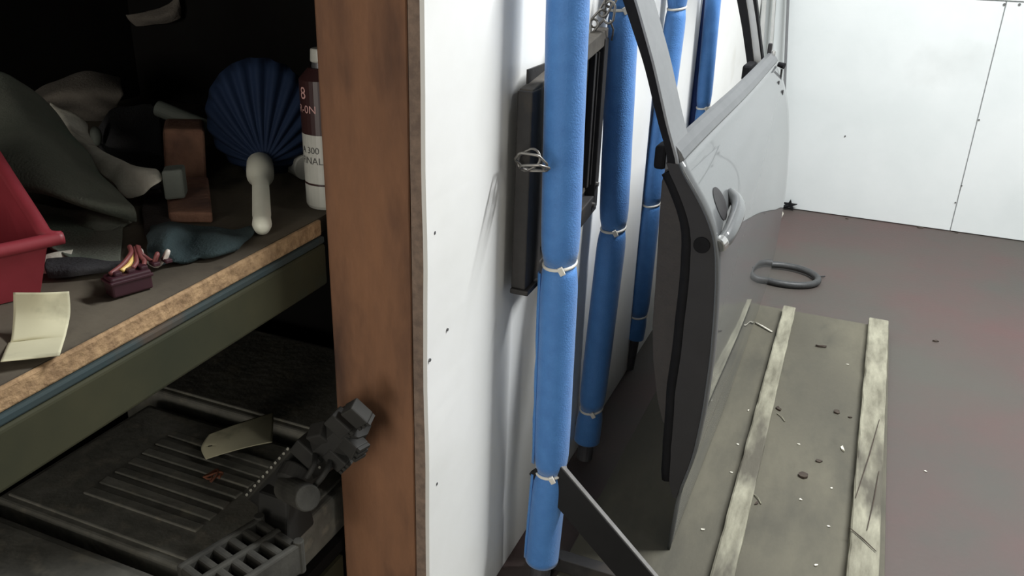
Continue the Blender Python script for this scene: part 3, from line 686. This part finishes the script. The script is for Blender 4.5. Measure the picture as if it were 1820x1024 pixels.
for k in range(6):
    s0 = Mc @ Vector((0.004 + k * 0.0108, 0.009, 0.022))
    px_ = [233, 237, 242, 246, 252, 256][k]; py_ = [449, 456, 452, 449, 452, 458][k]
    e0 = P(px_, py_, y=pB.y + 0.004 + 0.003 * k)
    md = s0.lerp(e0, 0.5) + ax * (0.006 - 0.002 * k) + Vector((0, 0, 0.002))
    kn = e0 + ax * (0.012 if k > 2 else 0.004) + Vector((0, 0, -0.004))
    mt_ = [M_wred, M_wyel, M_wred, M_wred, M_wred, M_wwht][k]
    path = [s0, s0.lerp(md, 0.5) + ax * 0.002, md, e0, e0 + Vector((-0.012, 0.010, 0.001))] if k < 4 else [s0, s0 + ax * 0.004 + Vector((0, 0, 0.008)), kn + Vector((0, 0, -0.008)), e0, e0 + Vector((-0.014, 0.010, 0.002))]
    MB().tube(catmull(path, 6), 0.0023, 8).build('wire', mt_, cn, smooth=True)

# pleated blue head with a white handle
pl_ = thing('pleated_duster', 'navy blue pleated plastic head with a white handle, beside the spray can', 'duster', tuple(SP(465, 412)))
hub = P(462, 292, y=0.862)
tip = SP(466, 408, 0.0105)
dvec = (tip - hub).normalized()
b = MB()
hl = [hub.lerp(tip, t_) for t_ in (-0.02, 0.0, 0.10, 0.20, 0.26, 0.34, 0.8, 0.84, 0.93, 0.98, 1.0)]
hr = [0.0150, 0.0168, 0.0172, 0.0168, 0.0120, 0.0102, 0.0106, 0.0100, 0.0110, 0.0088, 0.0030]
b.tube(hl, hr, 20); b.build('handle', M_wplastic, pl_, smooth=True)
b = MB(); rings = []; nth = 120
cen = hub + Vector((0, 0, 0.046))
Zf = Vector((-0.50, 0.866, 0)); Xr = Vector((0.866, 0.50, 0)); Zu = Vector((0, 0, 1))
for i in range(9):
    s_ = i / 8; ring = []
    for k in range(nth):
        t_ = 2 * math.pi * k / nth
        rim = cen + Xr * 0.072 * math.cos(t_) + Zu * (0.078 * math.sin(t_) + 0.004)
        p = (hub + Vector((0, 0.010, 0))).lerp(rim, 0.12 + 0.88 * s_)
        bulge = 0.052 * s_ ** 1.7
        pleat = 0.0060 * s_ ** 0.6 * math.cos(18 * t_)
        ring.append(p + Zf * (bulge + pleat * (1 if s_ > 0.05 else 0)))
    rings.append(ring)
lowest = min(p.z for r in rings for p in r); lift = max(0, sz(0.9) + 0.001 - lowest)
V = [[b.bm.verts.new(Vector((p.x, p.y, max(p.z, sz(p.y) + 0.0015)))) for p in r] for r in rings]
for i in range(8):
    for k in range(nth): b.bm.faces.new((V[i][k], V[i][(k + 1) % nth], V[i + 1][(k + 1) % nth], V[i + 1][k]))
b.bm.faces.new(V[0])
b.build('pleated_head', M_navyplastic, pl_, smooth=True, solid=0.0016)

# spray can
cb = SP(577, 368); cb = Vector((cb.x, cb.y + 0.010, sz(cb.y + 0.01) + 0.0008))
cn2 = thing('spray_can', 'spray can with dark and white label half hidden behind the timber post', 'spray can', tuple(cb))
rc = 0.0275
def cyl(z0, z1, r0, r1, nm, m, seg=32, **k): return MB().tube([(cb.x, cb.y, cb.z + z0), (cb.x, cb.y, cb.z + z1)], [r0, r1], seg).build(nm, m, cn2, **k)
cyl(0, 0.004, rc - 0.002, rc, 'base_rim', M_canw)
cyl(0.004, 0.030, rc, rc, 'lower_band', M_canw, smooth=False)
cyl(0.0301, 0.0325, rc + 0.0003, rc + 0.0003, 'dark_line', M_cand)
cyl(0.0326, 0.092, rc, rc, 'white_label', M_canw)
cyl(0.0921, 0.155, rc, rc, 'dark_label', M_cand)
cyl(0.1551, 0.168, rc, 0.016, 'shoulder', M_cand)
cyl(0.1681, 0.174, 0.012, 0.011, 'collar', M_steel)
cyl(0.1741, 0.190, 0.013, 0.012, 'cap', M_canw, bevel=0.002)
def can_text(txt, z, size, m, ang0):
    cu = bpy.data.curves.new('print', 'FONT'); cu.body = txt; cu.size = size; cu.align_x = 'CENTER'; cu.extrude = 0.0
    tmp = bpy.data.objects.new('tmp', cu); col.objects.link(tmp)
    dg = bpy.context.evaluated_depsgraph_get(); dg.update()
    me = bpy.data.meshes.new_from_object(tmp.evaluated_get(dg)); bpy.data.objects.remove(tmp)
    for v_ in me.vertices:
        a_ = ang0 + v_.co.x / rc
        v_.co = Vector(((rc + 0.0005) * math.cos(a_), (rc + 0.0005) * math.sin(a_), z + v_.co.y))
    me.materials.clear(); me.materials.append(m)
    o = bpy.data.objects.new('print', me); col.objects.link(o); o.parent = cn2
can_text('8', 0.134, 0.020, M_pink, -1.93)
can_text('R-0N', 0.118, 0.013, M_pink, -1.80)
can_text('A 300', 0.070, 0.011, M_ink, -1.75)
can_text('FINAL', 0.057, 0.012, M_ink, -1.70)

# white cup lying behind the handle
q = SP(520, 322); cx = Vector((q.x, q.y + 0.02, 0)); zc = sz(cx.y) + 0.0185
o = MB().tube([(cx.x + 0.018, cx.y - 0.012, zc), (cx.x - 0.024, cx.y + 0.010, zc)], [0.0175, 0.0155], 24).build('white_cup', M_canw, base=(cx.x, cx.y, zc - 0.018), bevel=0.002)
tag(o, 'small off-white plastic cup lying between the white handle and the spray can', 'cup')

# terracotta slab, brick behind it, grey block on the slab, pale roll on the brick
s1, s2, s3, s4 = SP(302, 398), SP(379, 398), SP(372, 332, 0.0), SP(296, 332, 0.0)
th = 0.014
up_ = Vector((0, 0, th)); e_ = Vector((0, 0, 0.0008))
tag(dent(MB().hexa([s1 + e_, s2 + e_, s3 + e_, s4 + e_, s1 + up_, s2 + up_, s3 + up_, s4 + up_]), 0.001, 40).build('terracotta_slab', M_brick, base=tuple(s1 + e_), bevel=0.003, bseg=3), 'flat terracotta slab on the shelf in front of the standing brick', 'slab')
q1, q2 = SP(288, 328), SP(362, 328)
dv = Vector((-0.05, 0.055, 0.002)); 
kz = P(325, 236, y=(q1.y + q2.y) / 2).z
q1.y += 0.006; q2.y += 0.006; q1.z = sz(q1.y) + 0.001; q2.z = sz(q2.y) + 0.001
tp = lambda p: Vector((p.x - 0.002, p.y + 0.01, kz))
tag(dent(MB().hexa([q1, q2, q2 + dv, q1 + dv, tp(q1), tp(q2), tp(q2 + dv), tp(q1 + dv)]), 0.0012, 35).build('brick', M_brick, base=tuple(q1), bevel=0.006, bseg=3), 'dark reddish brick standing upright behind the terracotta slab', 'brick')
g0 = P(293, 357, z=sz(0.8) + th + 0.0015); g1 = P(330, 353, z=sz(0.8) + th + 0.0015)
gz = Vector((0, 0, 0.036)); gd = Vector((-0.016, 0.022, 0))
tag(MB().hexa([g0, g1, g1 + gd, g0 + gd, g0 + gz, g1 + gz, g1 + gd + gz, g0 + gd + gz]).build('grey_block', M_gblock, base=tuple(g0), bevel=0.003), 'small grey-green block sitting on the terracotta slab', 'block')
yb = (q1.y + q2.y) / 2 + 0.035
r0, r1 = P(276, 205, y=yb), P(376, 226, y=yb + 0.01)
r0.z = r1.z = kz + 0.0135
ra = P(280, 192, y=yb + 0.030); rb_ = P(372, 228, y=yb + 0.045)
tag(MB().tube([ra, rb_], [0.0115, 0.0105], 20).build('paper_roll', M_gblock, base=tuple(ra.lerp(rb_, 0.5)), bevel=0.002), 'pale grimy roll lying slanted behind the standing brick', 'roll')

# cloths
gm = thing('green_garment', 'dark green garment heaped on the shelf behind the red bin', 'garment', tuple(SP(120, 440)))
def child_cloth(name, m, grid, **k):
    o = cloth(name, m, grid, **k); del o['label']; del o['category']
    o.location = o.location - gm.location; o.parent = gm
    return o
child_cloth('back_panel', M_green, [
    [P(-60, 150, y=0.76), P(-10, 128, y=0.79), P(40, 150, y=0.80), P(86, 188, y=0.82), P(118, 232, y=0.82)],
    [P(-60, 215, y=0.70), P(-5, 205, y=0.71), P(60, 225, y=0.715), P(125, 270, y=0.74), P(172, 300, y=0.76)],
    [P(-60, 270, y=0.66), P(0, 262, y=0.665), P(70, 282, y=0.665), P(150, 322, y=0.68), P(214, 352, y=0.71)],
    [P(-60, 330, y=0.64), P(0, 318, y=0.635), P(80, 335, y=0.63), P(155, 358, y=0.64), P(236, 374, y=0.682)],
    [P(-60, 345, y=0.645), P(0, 330, y=0.64), P(80, 346, y=0.634), P(155, 370, y=0.643), P(240, 398, y=0.684)]],
    thickness=0.005, amp=0.005, freq=16, seed=1.0)
child_cloth('sleeve', M_green, [
    [P(60, 360, y=0.668), P(110, 372, y=0.675), P(165, 374, y=0.672), P(215, 382, y=0.69), P(242, 392, y=0.70)],
    [P(70, 400, y=0.652), P(120, 418, y=0.66), P(160, 410, y=0.648), P(205, 418, y=0.66), P(241, 425, y=0.69)],
    [P(78, 425, y=0.652), P(125, 445, y=0.655), P(165, 448, y=0.640), P(205, 455, y=0.65), P(228, 456, y=0.675)],
    [SP(90, 445, 0.012), SP(130, 462, 0.010), SP(165, 472, 0.010), SP(203, 477, 0.008), SP(214, 470, 0.006)]],
    thickness=0.004, amp=0.004, freq=24, seed=1.6)
cloth('black_cloth', M_dcloth, [
    [SP(80, 462, 0.010), SP(140, 462, 0.010), SP(200, 470, 0.008), SP(240, 455, 0.010)],
    [SP(80, 478, 0.012), SP(140, 480, 0.010), SP(195, 480, 0.007), SP(240, 468, 0.006)],
    [SP(85, 496, 0.003), SP(150, 492, 0.003), SP(205, 484, 0.003), SP(246, 474, 0.003)]],
    0.004, 0.003, 22, 2.2, label='black cloth spilling out from under the dark green garment', cat='cloth')
cloth('white_rag', M_wcloth, [
    [P(88, 186, y=0.88), P(104, 192, y=0.885), P(135, 208, y=0.885), P(152, 222, y=0.89)],
    [P(100, 225, y=0.85), P(125, 232, y=0.845), P(150, 250, y=0.845), P(168, 262, y=0.85)],
    [P(150, 278, y=0.795), P(175, 278, y=0.785), P(205, 282, y=0.785), P(222, 298, y=0.795)],
    [P(195, 325, y=0.745), P(222, 318, y=0.738), P(250, 306, y=0.738), P(276, 306, y=0.75)],
    [P(228, 356, y=0.725), P(250, 350, y=0.720), P(275, 330, y=0.722), P(287, 322, y=0.735)]],
    0.003, 0.005, 34, 3.0, label='grubby white crumpled rag between the green garment and the brick')
cloth('brown_rag', M_bcloth, [
    [P(60, 168, y=0.99), P(110, 140, y=1.02), P(170, 130, y=1.03), P(214, 142, y=1.03)],
    [P(62, 180, y=0.95), P(115, 160, y=0.97), P(175, 152, y=0.98), P(220, 160, y=0.99)],
    [P(75, 186, y=0.95), P(120, 178, y=0.96), P(180, 172, y=0.97), P(218, 176, y=0.98)],
    [P(100, 196, y=0.99), P(130, 198, y=1.0), P(170, 204, y=1.0), P(205, 192, y=1.0)],
    [SP(110, 214), SP(140, 214), SP(175, 215), SP(205, 215)]],
    0.007, 0.004, 26, 4.0, label='brown-grey rag folded over at the back of the shelf', floor_clamp=True)
cloth('charcoal_rag', M_dcloth, [
    [P(175, 228, y=0.955), P(205, 196, y=0.97), P(250, 186, y=0.98), P(285, 205, y=0.97)],
    [P(175, 260, y=0.925), P(205, 235, y=0.93), P(250, 225, y=0.935), P(292, 250, y=0.93)],
    [P(180, 290, y=0.90), P(210, 285, y=0.90), P(255, 290, y=0.90), P(292, 300, y=0.895)],
    [SP(215, 320, 0.004), SP(232, 326, 0.004), SP(262, 334, 0.004), SP(288, 335, 0.004)]],
    0.005, 0.007, 28, 5.0, label='charcoal rag heaped on the shelf behind the white rag')
cloth('dark_brown_rag', M_brown, [
    [P(250, 348, y=0.765), P(268, 338, y=0.775), P(288, 332, y=0.785)],
    [P(254, 382, y=0.752), P(276, 372, y=0.757), P(300, 368, y=0.765)],
    [SP(258, 424, 0.004), SP(280, 413, 0.004), SP(305, 402, 0.004)]],
    0.004, 0.004, 30, 6.0, label='dark brown rag tucked under the end of the white rag')
cloth('teal_cloth', M_teal, [
    [SP(268, 405, 0.004), SP(300, 398, 0.012), SP(345, 404, 0.012), SP(400, 410, 0.008), SP(440, 408, 0.004)],
    [SP(262, 432, 0.018), SP(305, 412, 0.030), SP(345, 420, 0.012), SP(400, 428, 0.012), SP(452, 416, 0.004)],
    [SP(270, 462, 0.010), SP(298, 440, 0.024), SP(330, 446, 0.004), SP(385, 450, 0.010), SP(430, 438, 0.003)],
    [SP(278, 480, 0.002), SP(300, 468, 0.004), SP(335, 468, 0.002), SP(370, 458, 0.002), SP(420, 444, 0.002)]],
    0.005, 0.004, 40, 7.0, label='dark teal cloth lying along the shelf front beside the white handle')
paper('paper_scrap', M_wcloth, [
    [SP(74, 455, 0.012), SP(100, 448, 0.014), SP(130, 444, 0.010)],
    [SP(72, 470, 0.006), SP(98, 470, 0.006), SP(122, 462, 0.006)],
    [SP(74, 486, 0.001), SP(94, 486, 0.001), SP(108, 476, 0.001)]],
    'pale paper scrap poking out beside the red bin')
egg = P(171, 243, y=0.905)
bm_ = bmesh.new(); bmesh.ops.create_uvsphere(bm_, u_segments=20, v_segments=12, radius=1.0)
b = MB(); b.bm.free(); b.bm = bm_
for v_ in b.bm.verts: v_.co = egg + Vector((v_.co.x * 0.0085, v_.co.y * 0.008, v_.co.z * (0.016 if v_.co.z > 0 else 0.014)))
tag(dent(b, 0.001, 60).build('plastic_cap', M_gblock, base=tuple(egg - Vector((0, 0, 0.014))), smooth=True), 'pale greenish rounded cap wedged against the white rag', 'cap')
# rag hanging on the dark end panel
yR = 1.208
cloth('grey_rag', M_bcloth, [
    [P(222, 26, y=yR), P(262, 22, y=yR - 0.006), P(300, 8, y=yR - 0.006), P(318, -8, y=yR)],
    [P(228, 36, y=yR), P(265, 34, y=yR - 0.018), P(305, 24, y=yR - 0.018), P(322, 14, y=yR)],
    [P(240, 46, y=yR), P(270, 44, y=yR - 0.006), P(306, 38, y=yR - 0.006), P(320, 32, y=yR)]],
    0.003, 0.003, 30, 9.0, label='grey rag hanging on the black panel high above the other rags', floor_clamp=False)
# ------------------------------------------------------------------ things on the lower shelf
ZS = 0.1985; ZT = 0.270
def slab(name, label, cat, x0, x1, y0, y1, h, ribs=None, rimw=0.012):
    t = thing(name, label, cat, ((x0 + x1) / 2, (y0 + y1) / 2, ZS))
    MB().box(x0, x1, y0, y1, ZS + 0.0005, h - 0.004).build('housing', M_bplastic, t, bevel=0.006, bseg=3)
    MB().box(x0 + rimw, x1 - rimw, y0 + rimw, y1 - rimw, h - 0.0045, h).build('lid', M_bplastic, t, bevel=0.003)
    if ribs:
        for k in range(ribs[0]):
            yy = ribs[3] + k * ribs[4]
            dent(MB().box(ribs[1], ribs[2], yy, yy + ribs[4] * 0.62, h - 0.0005, h + 0.0035), 0.0016, 40).build('rib', M_bplastic, t, bevel=0.002)
    return t
slab('ribbed_battery_case', 'dusty black plastic case with raised ribs on the lower shelf', 'case', -1.00, -0.585, 0.605, 0.885, ZT, (7, -0.895, -0.70, 0.66, 0.026))
slab('plain_case', 'dusty black case without ribs, in front of the ribbed case', 'case', -1.02, -0.60, 0.26, 0.588, ZT - 0.004)
slab('flat_case', 'dark flat case at the back of the lower shelf behind the paper tag', 'case', -1.08, -0.66, 0.905, 1.17, ZT + 0.012)

# tag with a hole
ZTag = ZT + 0.035
T = lambda px, py, dz: P(px, py, z=ZTag + dz)
hole = T(371, 791, 0.0)
paper('hanging_tag', M_cream, [
    [T(372, 772, 0.002), T(410, 757, 0.010), T(450, 744, 0.012), T(486, 733, 0.006)],
    [T(361, 788, -0.004), T(405, 778, 0.008), T(448, 764, 0.010), T(486, 752, 0.005)],
    [T(358, 800, -0.010), T(402, 794, 0.004), T(446, 780, 0.008), T(485, 768, 0.004)],
    [T(366, 817, -0.016), T(400, 806, 0.000), T(440, 795, 0.006), T(484, 786, 0.004)]],
    'curled cream card tag with a punched hole on the black parts of the lower shelf', hole=hole)
# rusty twine
tw = P(380, 850, z=ZT + 0.006)
pts = [tw + Vector((0.010 * math.cos(k * 1.3) * (1 - k / 26), 0.012 * math.sin(k * 1.7), 0.003 + 0.0012 * (k % 5))) for k in range(14)]
tag(MB().tube(catmull(pts, 3), 0.0016, 6).build('rusty_twine', M_rust, base=tuple(tw - Vector((0, 0, 0.004))), smooth=True), 'tangle of rusty twine on the ribbed case below the card tag', 'twine')

# finned housing
fc = P(428, 992, z=ZT + 0.045); th_ = math.radians(-14)
fh = thing('finned_housing', 'dusty cast housing with two rows of cooling slots at the front of the lower shelf', 'housing', (fc.x, fc.y, ZT))
Mf = Matrix.Translation((fc.x, fc.y, ZT + 0.0075)) @ Matrix.Rotation(th_, 4, 'Z')
MB().box(-0.036, 0.036, -0.055, 0.055, 0.0, 0.028, Mf).build('core', M_bdark, fh, bevel=0.004)
for s_ in (-0.041, -0.006, 0.032):
    MB().box(s_, s_ + 0.009, -0.058, 0.058, 0.0, 0.044, Mf).build('rail', M_alu, fh, bevel=0.003)
for k in range(6):
    yy = -0.056 + k * 0.0205
    dent(MB().box(-0.040, 0.040, yy, yy + 0.0105, 0.010, 0.0425, Mf), 0.0006, 60).build('fin', M_alu, fh, bevel=0.003)
for sx_ in (-0.038, 0.036):
    c = Mf @ Vector((sx_, 0.056, 0.0)); MB().tube([c, c + Vector((0, 0, 0.046))], 0.0065, 12).build('lug', M_alu, fh, bevel=0.001)
# pump module: gasket-edged body, cylinder, connector cluster
pm = thing('pump_module', 'black engine module with dotted gasket edge and stub cylinder', 'engine part', tuple(P(505, 860, z=ZT)))
a0 = P(438, 885, y=0.700); a1 = P(517, 797, y=0.735)
side = Vector((0.045, -0.012, -0.004)); dep = Vector((-0.004, 0.03, -0.040))
MB().hexa([a0 + dep, a1 + dep, a1 + dep + side, a0 + dep + side, a0, a1, a1 + side, a0 + side]).build('module_body', M_bdark, pm, bevel=0.005, bseg=3)
MB().hexa([a0 - side * 0.12 + dep * 0.2, a1 - side * 0.12 + dep * 0.2, a1 + side * 0.12 + dep * 0.2, a0 + side * 0.12 + dep * 0.2, a0 - side * 0.12 - dep * 0.05, a1 - side * 0.12 - dep * 0.05, a1 + side * 0.12 - dep * 0.05, a0 + side * 0.12 - dep * 0.05]).build('gasket_flange', M_alu, pm, bevel=0.002)
for k in range(11):
    p = a0.lerp(a1, 0.04 + k * 0.092) - dep * 0.07
    MB().tube([p, p - dep * 0.03], 0.0019, 8).build('rivet', M_rivet, pm)
for k in range(4):
    p = a1.lerp(a1 + side * 1.2, 0.25 + 0.25 * k) - dep * 0.03
    MB().tube([p, p - dep * 0.03], 0.0016, 8).build('rivet', M_rivet, pm)
k0 = P(508, 866, y=0.700); k1 = P(548, 886, y=0.672)
MB().tube([k0, k1], 0.0165, 24).build('stub_cylinder', M_alu, pm, bevel=0.002)
k2, k3 = P(528, 830, y=0.72), P(512, 858, y=0.70)
MB().tube([k2, k3], 0.018, 20).build('cylinder_boss', M_bdark, pm, bevel=0.003)
leg0 = P(500, 900, y=0.70); MB().hexa([(leg0.x - 0.03, leg0.y - 0.02, ZT + 0.001), (leg0.x + 0.02, leg0.y - 0.02, ZT + 0.001), (leg0.x + 0.02, leg0.y + 0.04, ZT + 0.001), (leg0.x - 0.03, leg0.y + 0.04, ZT + 0.001), (leg0.x - 0.028, leg0.y - 0.01, leg0.z + 0.02), (leg0.x + 0.018, leg0.y - 0.01, leg0.z + 0.02), (leg0.x + 0.018, leg0.y + 0.03, leg0.z + 0.02), (leg0.x - 0.028, leg0.y + 0.03, leg0.z + 0.02)]).build('mounting_foot', M_bdark, pm, bevel=0.004)
# connector cluster rising in front of the timber post
h0 = P(535, 830, y=0.745); h1 = P(590, 790, y=0.745); h2 = P(630, 748, y=0.742)
MB().tube(catmull([h0, h1, h2], 6), [0.024, 0.024, 0.025, 0.026, 0.026, 0.027, 0.028, 0.028, 0.027, 0.026, 0.025, 0.024, 0.023], 10).build('wiring_boot', M_bdark, pm)
for (px, py, s_, r_) in ((634, 735, 0.014, 0.3), (625, 788, 0.015, -0.2), (600, 812, 0.014, 0.1), (575, 775, 0.016, 0.5), (606, 752, 0.015, 0.1), (548, 800, 0.017, 0.0)):
    c = P(px, py, y=0.728); Mq = Matrix.Translation(c) @ Matrix.Rotation(0.6 + r_, 4, 'Y') @ Matrix.Rotation(r_, 4, 'Z')
    pc = MB().box(-s_, s_, -s_ * 0.7, s_ * 0.7, -s_ * 0.75, s_ * 0.75, Mq).build('connector_block', M_bdark, pm, bevel=0.002)
    for q_ in (-0.55, 0.0, 0.55):
        MB().box(s_, s_ * 1.3, -s_ * 0.6, s_ * 0.6, s_ * (q_ - 0.16), s_ * (q_ + 0.16), Mq).build('latch', M_bdark, pc)
for (pa, pb) in (((560, 800), (545, 850)), ((590, 810), (556, 868))):
    MB().tube(catmull([P(*pa, y=0.73), P((pa[0] + pb[0]) / 2 + 6, (pa[1] + pb[1]) / 2, y=0.70), P(*pb, y=0.69)], 6), 0.0035, 8).build('wire_lead', M_bdark, pm, smooth=True)

for o in bpy.data.objects:
    if '_b' in o: del o['_b']
